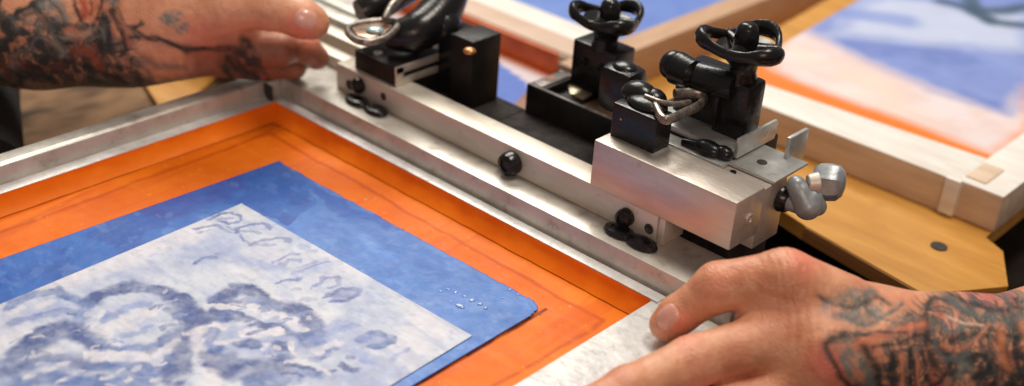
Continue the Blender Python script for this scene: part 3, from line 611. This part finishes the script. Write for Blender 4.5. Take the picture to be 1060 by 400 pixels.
cs = empty('wooden_screen', (-0.1,0.40,-0.03), 'farthest wooden screen, tan rails round a plain blue panel, beyond the red-orange walled one', 'printing screen')
P('side_rail', prism([(0.0745,0.1990),(0.0960,0.1990),(0.0960,0.9),(0.0745,0.9)],-0.0300,0.0005,0.0008), mat('tan_rail',(0.52,0.33,0.20),(0.44,0.26,0.15),rough=0.55,scale=20,stretch=(6,1,6)), cs)
P('near_rail', bx(-0.30,0.0738,0.2432,0.2700,-0.0300,0.0000,0.0008), WOODW, cs)
P('mesh_fabric', bx(-0.30,0.0738,0.2710,0.9,-0.0200,-0.0190,0), mat('blue_panel',(0.10,0.19,0.55),(0.14,0.24,0.6),rough=0.5), cs)

# blurred board beyond the forearm on the other side of the table
ob = finish(prism([(-0.60,-0.45),(-0.028,-0.45),(-0.028,0.05),(-0.60,0.15)],-0.060,-0.040,0.001),'old_board',BOARD,None)
ob['label'] = 'blurred mottled brown board beyond the screen, below the tattooed forearm'; ob['category'] = 'board'
yo = finish(prism([tuple(at(*p_,-0.036)[:2]) for p_ in [(148,84),(163,109),(205,96),(230,74),(190,55),(130,55)]],-0.0395,-0.036,0.001),'yellow_offcut',PLY,None)
yo['label'] = 'small yellow wood offcut between the brown board and the screen corner'; yo['category'] = 'wood piece'

# ================================================================== PERSON: two tattooed arms
per = empty('person', (0.15,0.3,-0.05), 'person with tattooed forearms holding the aluminium screen frame with both hands, thumbs on top', 'person')
def arm(name, dep0, body, fingers, kbody, vox, grooves, label, paint, lo_clip=None):
    prims = body+[c for f_ in fingers for c in f_]
    lo = np.min([np.minimum(np.array(a)-ra, np.array(b)-rb) for a,b,ra,rb in prims],0)-0.004; hi = np.max([np.maximum(np.array(a)+ra, np.array(b)+rb) for a,b,ra,rb in prims],0)+0.004
    n = np.ceil((hi-lo)/vox).astype(int); ax = [(lo[i]+vox*np.arange(n[i])).astype(np.float32) for i in range(3)]
    G = np.stack(np.meshgrid(*ax, indexing='ij'),-1)
    def add(D_, pr, k):
        a_, b_, ra, rb = pr; mg = max(ra,rb)+k+0.006
        i0 = np.clip(((np.minimum(a_,b_)-mg-lo)/vox).astype(int),0,n); i1 = np.clip(((np.maximum(a_,b_)+mg-lo)/vox).astype(int)+2,0,n)
        sl = tuple(slice(p_,q_) for p_,q_ in zip(i0,i1))
        D_[sl] = smin(D_[sl], capsule(G[sl],*pr), k)
    d = np.full(tuple(n), 0.05, np.float32)
    for pr in body: add(d, pr, kbody)
    tot = d.copy()
    for fc in fingers:
        fd = np.full(tuple(n), 0.05, np.float32)
        for pr in fc: add(fd, pr, 0.004)
        tot = smin(tot, fd, 0.0045) if fc is fingers[0] else np.minimum(tot, smin(d, fd, 0.005))
    for (p, axd, per_, sig, rad, amp) in grooves:
        p = np.array(p,np.float32); axd = np.array(axd,float); axd = (axd/np.linalg.norm(axd)).astype(np.float32)
        i0 = np.clip(((p-rad*1.6-lo)/vox).astype(int),0,n); i1 = np.clip(((p+rad*1.6-lo)/vox).astype(int)+2,0,n)
        sl = tuple(slice(a_,b_) for a_,b_ in zip(i0,i1))
        s = (G[sl]-p)@axd; r_ = np.linalg.norm(G[sl]-p,axis=-1)
        tot[sl] += amp*(0.5+0.5*np.cos(2*math.pi*s/per_))*np.exp(-(s/sig)**2)*np.exp(-(r_/rad)**4)
    o = sdf_object(name, tot, lo, vox, SKIN, per, label)
    bm = bmesh.new(); bm.from_mesh(o.data); bmesh.ops.subdivide_edges(bm, edges=bm.edges[:], cuts=1, use_grid_fill=True)
    for f_ in bm.faces: f_.smooth = True
    bm.to_mesh(o.data); bm.free()
    me = o.data; co = np.empty(len(me.vertices)*3,np.float32); me.vertices.foreach_get('co',co); co = co.reshape(-1,3)
    w = co+np.array(per.location) if False else co
    # surface coordinates on the arm's own flat map (parallel, not perspective)
    u = 530+F*((w-CAM)@RT)/dep0; v = 200-F*((w-CAM)@UP)/dep0
    set_col(me, paint(u,v,w)); return o
S1 = lin(220,158,122); S2 = lin(204,126,94); S3 = lin(230,180,146); S4 = lin(188,92,72)
TD = lin(40,46,47); TM = lin(92,98,97); TR = lin(176,98,74); TG = lin(120,124,118)
def paint_arm(base_fn, tstrokes, fills, seed, mask=None):
    def f(u,v,w):
        n = fbm(u/26,v/26,seed); c = np.repeat(S1[None,:],len(u),0)
        c = blend(c, sstep(n,0.45,0.7)*0.5, S2); c = blend(c, sstep(n,0.45,0.25)*0.4, S3)
        c = base_fn(c,u,v)
        wu = (fbm(u/20,v/20,seed+5,2)-0.5)*8; wv = (fbm(u/20,v/20,seed+6,2)-0.5)*8
        uu = u+wu; vv = v+wv
        mt = 0.25+1.25*sstep(fbm(u/7,v/7,seed+8),0.25,0.7)
        for pts, cc, a in fills:
            sp_ = smooth_path(pts,4,True); ins = in_poly(uu,vv,sp_); d = seg_dist(uu,vv,sp_)
            c = blend(c, np.clip((0.5+np.where(ins,0.5,-0.5)*sstep(d,0,2.5))*a*mt,0,1), cc)
        if mask:
            M_ = soft_poly(uu,vv,mask[0],mask[1])*mask[2]
            a1 = fbm(u/34,v/34,seed+21,3)*4.6+fbm(u/60,v/60,seed+22,2)*3; p1 = np.abs((a1%1)-0.5)*2
            a2 = fbm(u/22+9,v/22,seed+23,3)*3.2; p2 = np.abs((a2%1)-0.5)*2
            c = blend(c, M_*sstep(p1,0.35,0.8)*0.72, TM); c = blend(c, M_*(1-sstep(np.abs(p1-0.62),0.03,0.16))*0.75, TD)
            c = blend(c, M_*(1-sstep(p2,0.05,0.22))*0.6, TD); c = blend(c, M_*sstep(p2,0.80,0.95)*0.15, TR)
        for pts, wd, cc, a in tstrokes:
            d = seg_dist(uu,vv,smooth_path(pts,4)); c = blend(c,(1-sstep(d,wd*0.5,wd*3.2))*a*0.45*np.clip(mt,0,1),cc); c = blend(c,(1-sstep(d,wd*0.1,wd*1.5))*a*(0.6+0.4*np.clip(mt,0,1)),cc)
        return np.clip(c,0,1)
    return f
def rand_tattoo(cx, cy, rx, ry, n, seed, wd=(1.2,3.0)):
    r_ = np.random.default_rng(seed); out = []
    for i in range(n):
        x = cx+rx*(r_.random()*2-1); y = cy+ry*(r_.random()*2-1); a = r_.random()*6.28; k = (r_.random()-0.5)*0.9; pts = []
        for j in range(6):
            pts.append((x,y)); x += 6*math.cos(a); y += 6*math.sin(a); a += k
        out.append((pts, r_.uniform(*wd), TD if r_.random()<0.7 else TM, r_.uniform(0.5,0.85)))
    return out
# ---- arm gripping the near end (enters from the right of the picture)
q = lambda px,py,d: tuple(pd(px,py,d))
body = [ (q(812,302,.606),q(905,352,.617),0.0190,0.0230), (q(842,372,.600),q(915,368,.610),0.0205,0.0250), (q(820,395,.603),q(905,400,.615),0.0180,0.0240),
         (q(800,425,.612),q(900,420,.620),0.0160,0.0240), (q(905,366,.615),q(985,372,.622),0.0270,0.0285), (q(985,372,.622),q(1110,382,.640),0.0300,0.0420),
         (q(840,400,.615),q(920,395,.625),0.0200,0.0240), (q(1110,382,.640),q(1180,386,.650),0.0420,0.0450), (q(790,345,.606),q(850,360,.600),0.0135,0.0180),
         (q(850,352,.585),q(915,352,.592),0.0042,0.0036), (q(856,378,.584),q(920,368,.590),0.0040,0.0034)]
thumb = [(q(868,318,.606),q(812,287,.598),0.0165,0.0135),(q(812,287,.600),q(744,297,.606),0.0130,0.0118),(q(744,297,.606),q(702,326,.615),0.0115,0.0093),(q(702,326,.615),q(690,336,.618),0.0093,0.0085),
         (q(846,330,.604),q(800,318,.602),0.0160,0.0120)]
index = [(q(848,356,.596),q(796,352,.598),0.0140,0.0135),(q(796,352,.596),q(716,375,.588),0.0132,0.0120),(q(716,375,.588),q(650,404,.570),0.0118,0.0107),(q(650,404,.570),q(590,434,.554),0.0106,0.0094)]
middle = [(q(840,398,.598),q(760,418,.590),0.0125,0.0112),(q(760,418,.590),q(690,450,.572),0.0110,0.0100),(q(690,450,.572),q(650,474,.566),0.0098,0.0084)]
ring = [(q(830,425,.602),q(770,450,.592),0.0118,0.0105),(q(770,450,.592),q(712,484,.576),0.0102,0.0092),(q(712,484,.576),q(684,504,.570),0.0090,0.0078)]
little = [(q(822,448,.616),q(775,468,.628),0.0102,0.0090),(q(775,468,.628),q(738,484,.642),0.0088,0.0078),(q(738,484,.642),q(722,492,.648),0.0078,0.0068)]
def base_r(c,u,v):
    for (x,y,r_,cc,a) in [(700,335,26,lin(232,140,112),0.7),(825,268,28,lin(236,140,116),0.6),(840,366,34,lin(222,110,90),0.75),(738,290,22,lin(228,150,120),0.5),(720,390,40,lin(236,160,132),0.6)]:
        c = blend(c, (1-sstep(np.hypot(u-x,v-y),r_*0.2,r_))*a, cc)
    return c
fills_r = [ ([(856,310),(880,296),(905,300),(900,318),(872,326)],TG,0.55), ([(846,345),(862,340),(884,366),(896,392),(876,396),(854,372)],TG,0.75),
            ([(905,330),(950,315),(1000,310),(1062,296),(1062,410),(900,410),(892,372)],TM,0.42), ([(958,318),(985,312),(1000,330),(982,345),(962,338)],TR,0.6),
            ([(1005,300),(1060,292),(1062,318),(1030,326),(1008,316)],lin(196,110,104),0.6), ([(1018,330),(1062,322),(1062,344),(1035,350)],TG,0.7),
            ([(975,360),(1010,352),(1020,380),(990,392)],TD,0.45), ([(930,372),(955,360),(962,396),(936,404)],TR,0.6), ([(1030,362),(1056,356),(1060,392),(1040,398)],TR,0.55) ]
str_r = [ ([(836,302),(856,312),(880,316),(898,306),(912,312)],2.6,TD,0.7), ([(858,322),(880,330),(904,322),(924,312)],2.2,TM,0.75),
          ([(846,342),(838,352),(846,372),(862,392)],3.2,TD,0.85), ([(846,342),(860,338),(878,352),(892,376),(898,398)],3.2,TD,0.85), ([(852,352),(868,374)],1.6,TG,0.6),
          ([(868,336),(896,340),(920,330),(940,328)],1.6,TM,0.7), ([(886,352),(912,348),(936,342),(950,346)],2.0,TD,0.7),
          ([(905,360),(910,384),(918,402)],2.4,TD,0.8), ([(925,356),(930,380),(940,402)],2.0,TD,0.8), ([(946,326),(960,312),(980,312),(996,322)],3,TD,0.75),
          ([(950,346),(968,362),(960,386),(944,396)],2.8,TD,0.85), ([(972,350),(996,342),(1020,350),(1030,372),(1016,392)],3.2,TD,0.85),
          ([(984,366),(1002,364),(1010,378),(996,388)],2.2,TD,0.8), ([(1000,322),(1020,340),(1044,346),(1062,338)],3.6,TD,0.8), ([(1036,352),(1040,374),(1052,398)],2.6,TD,0.8),
          ([(1006,312),(1026,322),(1048,312),(1062,304)],2.4,TM,0.8), ([(955,330),(974,338),(990,334)],2.0,TM,0.8), ([(1010,334),(990,330),(972,326)],1.2,lin(220,190,165),0.8),
          ([(880,310),(892,322),(912,330)],1.3,TM,0.6), ([(978,374),(990,398)],2.2,lin(205,160,130),0.7), ([(1020,356),(1024,392)],2.0,lin(210,150,120),0.6) ] + [
   ([(904,358),(906,380),(912,404)],2.6,TD,0.85),([(922,356),(924,380),(930,404)],2.4,TD,0.85),([(938,358),(944,380),(948,404)],2.6,TD,0.85),([(913,360),(917,400)],1.6,lin(214,140,104),0.8),([(931,360),(937,400)],1.6,lin(206,130,94),0.8),
   ([(984,312),(1004,322),(1026,330),(1060,326)],5.0,TM,0.8),([(988,306),(1012,316),(1040,320),(1062,312)],2.6,TD,0.7),
   ([(948,330),(944,350),(954,372),(974,380),(996,370)],3.6,TD,0.8),([(956,336),(956,354),(968,366),(986,362)],2.4,TM,0.8),([(962,352),(980,356),(1000,346),(1016,334)],1.6,lin(196,124,90),0.7),
   ([(1000,384),(1020,378),(1044,386),(1062,380)],6.0,TD,0.8),([(1004,398),(1030,394),(1060,398)],6.0,TD,0.85),([(1044,336),(1040,356),(1050,372)],4.0,TD,0.8),([(1028,336),(1024,360),(1030,376)],3.6,lin(196,120,80),0.75),
   ([(1052,334),(1056,356)],4.0,lin(200,130,95),0.7),([(870,346),(900,338),(930,334),(944,332)],3.0,lin(214,128,96),0.8),([(866,340),(894,336),(922,338)],1.4,TD,0.7),
   ([(880,400),(876,388),(862,398)],4,TD,0.7),([(976,384),(982,372),(990,378)],3,TG,0.8),([(842,312),(866,300),(890,304)],5,TG,0.5),([(850,322),(876,326),(896,318)],4,TM,0.55)] 
ARMR = arm('arm', 0.607, body, [thumb,index,middle,ring,little], 0.016, 0.0009,
    [(q(752,280,.585), pd(742,298,.596)-pd(806,283,.598), 0.0022, 0.0045, 0.020, 0.00022), (q(712,372,.590), pd(712,385,.6)-pd(800,368,.594), 0.0026, 0.005, 0.02, 0.00022),
     (q(812,275,.590), pd(742,298,.596)-pd(812,287,.598), 0.0034, 0.0075, 0.022, 0.00032), (q(830,330,.588), pd(742,298,.596)-pd(868,318,.606), 0.0042, 0.0100, 0.024, 0.00028), (q(655,396,.600), pd(648,403,.608)-pd(716,376,.6), 0.0024, 0.0045, 0.018, 0.00026)],
    'forearm with grey and red leaf tattoos, its hand on the near end of the frame', paint_arm(base_r, str_r, fills_r, 71, ([(905,330),(940,312),(985,302),(1062,280),(1200,280),(1200,480),(900,480),(888,400),(892,362)],6,0.9)))
# ---- arm gripping the far corner
DL = 0.80
body = [ (q(165,18,DL),q(110,34,DL),0.0330,0.0290), (q(110,34,DL),q(40,30,DL),0.0320,0.0350), (q(40,30,DL),q(-60,20,DL),0.0350,0.0400),
         (q(215,10,DL-.004),q(150,22,DL),0.0250,0.0320), (q(240,45,DL+.012),q(150,40,DL+.008),0.0200,0.0260), (q(230,-20,DL+.01),q(150,-6,DL+.006),0.0250,0.0320)]
thumb = [(q(185,20,DL-.006),q(232,6,DL-.014),0.0200,0.0165),(q(232,6,DL-.014),q(278,8,DL-.016),0.0155,0.0135),(q(278,8,DL-.016),q(314,20,DL-.012),0.0134,0.0118),(q(314,20,DL-.012),q(324,24,DL-.010),0.0118,0.0104)]
index = [(q(240,52,DL+.012),q(290,52,DL+.010),0.0130,0.0110),(q(290,50,DL+.014),q(316,50,DL+.020),0.0100,0.0092),(q(316,50,DL+.020),q(328,60,DL+.028),0.0090,0.0080)]
middle = [(q(232,62,DL+.022),q(276,68,DL+.024),0.0120,0.0105),(q(276,64,DL+.026),q(304,70,DL+.032),0.0096,0.0084)]
ring = [(q(225,-30,DL+.02),q(270,-30,DL+.03),0.0120,0.0105),(q(270,-30,DL+.03),q(310,-20,DL+.03),0.0105,0.0090)]
little = [(q(215,-55,DL+.02),q(255,-58,DL+.03),0.0110,0.0095),(q(255,-58,DL+.03),q(290,-50,DL+.03),0.0095,0.0080)]
def base_l(c,u,v):
    c = blend(c, soft_poly(u,v,[(205,50),(262,40),(345,47),(350,110),(190,110)],8)*0.7, lin(92,48,40))  # thumb's shade painted as darker skin on the lower fingers
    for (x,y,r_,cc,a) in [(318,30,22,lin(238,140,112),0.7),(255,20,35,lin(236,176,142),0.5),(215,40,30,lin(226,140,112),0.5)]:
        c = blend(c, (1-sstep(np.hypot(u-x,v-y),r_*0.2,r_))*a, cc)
    return c
fills_l = [ ([(8,60),(30,50),(50,44),(100,40),(150,50),(155,100),(8,100)],TM,0.5), ([(20,66),(40,56),(70,60),(110,56),(130,70),(150,78),(150,96),(20,96)],TD,0.55),
            ([(30,24),(46,14),(64,12),(76,24),(92,32),(112,34),(126,24),(132,40),(128,56),(108,62),(80,60),(58,56),(36,48),(28,36)],TD,0.85),
            ([(44,22),(54,16),(60,26),(50,34)],TG,0.7), ([(62,14),(72,10),(80,20),(72,28)],TG,0.6), ([(24,52),(36,46),(48,56),(40,68),(24,66)],TD,0.8),
            ([(92,0),(112,0),(124,14),(122,24),(104,30),(96,20)],TR,0.55), ([(126,10),(134,2),(142,12),(136,18)],TG,0.8), ([(180,24),(196,20),(206,30),(200,40),(186,34)],TG,0.75),
            ([(86,38),(98,34),(106,42),(98,50)],lin(176,110,84),0.8), ([(96,54),(112,50),(120,60),(104,66)],lin(168,84,56),0.8), ([(0,0),(12,-4),(22,6),(18,22),(6,28)],TG,0.6),
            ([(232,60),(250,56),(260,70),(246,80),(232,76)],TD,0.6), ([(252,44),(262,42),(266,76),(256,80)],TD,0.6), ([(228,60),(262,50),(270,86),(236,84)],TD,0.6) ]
str_l = [ ([(26,8),(28,30),(38,46)],2.4,TD,0.85), ([(8,32),(18,26),(22,10),(30,-2)],1.6,TM,0.85), ([(96,0),(96,14),(102,28)],1.8,TD,0.85), ([(120,0),(124,12),(120,28)],1.6,TD,0.8),
          ([(132,22),(144,32),(156,36),(162,30)],1.6,TD,0.8), ([(134,20),(142,34),(148,48),(140,60)],1.8,TD,0.8), ([(140,18),(150,34),(158,48)],1.3,TM,0.8),
          ([(154,38),(170,48),(190,52),(214,54),(240,52)],1.7,TD,0.85), ([(156,36),(164,33)],1.6,TD,0.7),  # fold line across the hand: part ink, part painted fold shade
          ([(36,46),(22,58),(20,72),(34,80)],2.6,TD,0.8), ([(60,62),(84,70),(108,74),(130,84)],2.2,TD,0.8), ([(84,46),(96,44),(108,46)],1.4,TG,0.8), ([(80,64),(90,58)],1.6,TG,0.9),
          ([(100,4),(106,16),(104,24)],1.2,lin(150,60,44),0.8), ([(112,2),(114,14),(112,24)],1.2,lin(150,60,44),0.8), ([(50,28),(60,40),(74,46)],1.8,TG,0.5), ([(108,42),(120,38),(126,48)],1.6,TG,0.6),
          ([(160,64),(176,72),(196,70)],3.0,TM,0.55), ([(170,84),(200,80)],3.0,TM,0.5), ([(60,0),(74,4),(84,-4)],1.5,TM,0.8), ([(62,10),(76,12)],1.2,TM,0.7) ] + [
   ([(44,20),(56,16),(70,30),(72,40)],2.4,TD,0.9),([(48,24),(60,24),(68,34)],2.4,lin(120,90,72),0.7),([(56,12),(70,10),(84,20),(88,32)],2.2,TD,0.8),([(64,16),(76,18),(82,28)],2.4,TG,0.55),
   ([(30,26),(32,40),(46,44)],3.0,TD,0.9),([(126,26),(132,38),(130,54),(120,62)],3.4,TD,0.85),([(136,20),(146,34),(144,52),(136,62)],1.8,TD,0.8),([(140,24),(150,38),(150,52)],2.0,lin(186,120,92),0.7),
   ([(76,52),(82,58)],2.6,lin(150,140,130),0.7),([(92,42),(102,44),(110,42)],2.6,lin(190,150,130),0.75),([(96,60),(112,62),(118,72)],4,lin(150,74,48),0.75),([(40,72),(60,76),(80,72)],3.4,lin(110,50,36),0.6),
   ([(20,54),(26,48),(36,50)],3,TD,0.8),([(8,66),(20,72),(22,84)],3,lin(120,62,44),0.7),([(60,82),(90,86),(130,86)],6,TD,0.7),([(30,84),(60,70),(70,56)],5,TD,0.7),([(130,74),(150,78),(152,90)],5,TD,0.7),
   ([(152,46),(170,46),(200,54),(240,56)],1.8,TD,0.8),([(60,4),(70,8),(82,2)],2,TM,0.7),([(104,4),(106,22)],3,lin(196,96,70),0.6),([(72,8),(84,14),(90,28)],3,TG,0.6)] + rand_tattoo(14,12,12,12,4,9,(1.4,2.4))  # first stroke repeats the fold line, partly painted shade
fc = thumb
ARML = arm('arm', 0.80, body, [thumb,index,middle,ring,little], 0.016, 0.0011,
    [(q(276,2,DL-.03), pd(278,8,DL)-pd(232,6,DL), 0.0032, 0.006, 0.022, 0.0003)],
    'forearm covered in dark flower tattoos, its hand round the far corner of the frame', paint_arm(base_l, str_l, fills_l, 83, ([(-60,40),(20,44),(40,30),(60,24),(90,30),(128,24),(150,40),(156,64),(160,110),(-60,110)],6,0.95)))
# nails laid on the thumb's own surface
from mathutils.bvhtree import BVHTree
def nail(arm_o, c, along, L, Wd):
    c = Vector(c); T = BVHTree.FromObject(arm_o, bpy.context.evaluated_depsgraph_get())
    o_ = Vector(CAM); loc, nrm, _, _ = T.ray_cast(o_, (c-o_).normalized())
    a = Vector(along); a = (a-nrm*a.dot(nrm)).normalized(); s = a.cross(nrm)
    bm = bmesh.new(); NU,NV = 18,14; g = []
    for i in range(NU):
        r_ = []
        for j in range(NV):
            x = i/(NU-1)*2-1; y = j/(NV-1)*2-1
            k = math.sqrt(max(0.0,1-abs(x)**(5.0 if x>0 else 3.0)))*0.9+0.1
            p = loc+a*x*L+s*y*k*Wd+nrm*0.012
            h = T.ray_cast(p, -nrm); q_ = h[0] if h[0] else p-nrm*0.012
            flat = loc-nrm*(q_-loc).dot(-nrm)
            r_.append(bm.verts.new(q_+nrm*(0.0007-0.0010*(abs(y)**4)-0.0010*(abs(x)**6))))
        g.append(r_)
    for i in range(NU-1):
        for j in range(NV-1): bm.faces.new((g[i][j],g[i+1][j],g[i+1][j+1],g[i][j+1]))
    bm.normal_update()
    if sum((f.normal for f in bm.faces), Vector()).dot(nrm) < 0: bmesh.ops.reverse_faces(bm, faces=bm.faces[:])
    me = bpy.data.meshes.new('thumbnail'); bm.to_mesh(me); bm.free()
    for p_ in me.polygons: p_.use_smooth = True
    o = link('thumbnail', me, SKIN_NAIL, arm_o); set_col(o.data, np.repeat(lin(226,170,152)[None,:], len(o.data.vertices), 0)); return o
nail(ARMR, q(690,328,.6), Vector(pd(690,339,.602)-pd(742,302,.596)), 0.0070, 0.0056)
nail(ARML, q(317,20,.8), Vector(pd(328,24,DL-.010)-pd(278,10,DL-.016)), 0.0076, 0.0064)
# black sleeve / apron edge behind the far arm
sl = finish(tube([at(-60,-80,-0.0),at(-28,30,-0.01),at(-22,110,-0.02),at(-16,175,-0.03)],[0.035,0.030,0.026,0.024],False,24,1.0,8),'apron',CLOTH,per)

# ================================================================== LIGHT
w = bpy.data.worlds.new('World'); scene.world = w; w.use_nodes = True
bg = w.node_tree.nodes['Background']; bg.inputs[0].default_value = (0.95,0.90,0.88,1); bg.inputs[1].default_value = 0.19
def area(name, loc, target, sx, sy, power, col):
    l = bpy.data.lights.new(name,'AREA'); l.shape='RECTANGLE'; l.size=sx; l.size_y=sy; l.energy=power; l.color=col
    o_ = bpy.data.objects.new(name,l); COL.objects.link(o_); o_.location=loc
    o_.rotation_euler = (Vector(target)-Vector(loc)).to_track_quat('-Z','Y').to_euler(); return o_
area('window_light', (-0.9,0.9,1.5), (0.15,0.0,0), 1.0, 0.8, 33, (1.0,0.95,0.86))
area('ceiling_lamp', (0.45,0.35,1.6), (0.2,0.05,0), 0.5, 0.3, 15, (1.0,0.90,0.78))
area('warm_fill', (1.2,-1.1,0.9), (0.3,0.0,0), 0.5, 0.5, 6, (1.0,0.70,0.56))  # unseen fill added to warm the front faces
scene.render.engine = 'CYCLES'
scene.view_settings.view_transform = 'Standard'; scene.view_settings.look = 'None'; scene.view_settings.exposure = 0.0; scene.view_settings.gamma = 1
scene.cycles.use_denoising = True
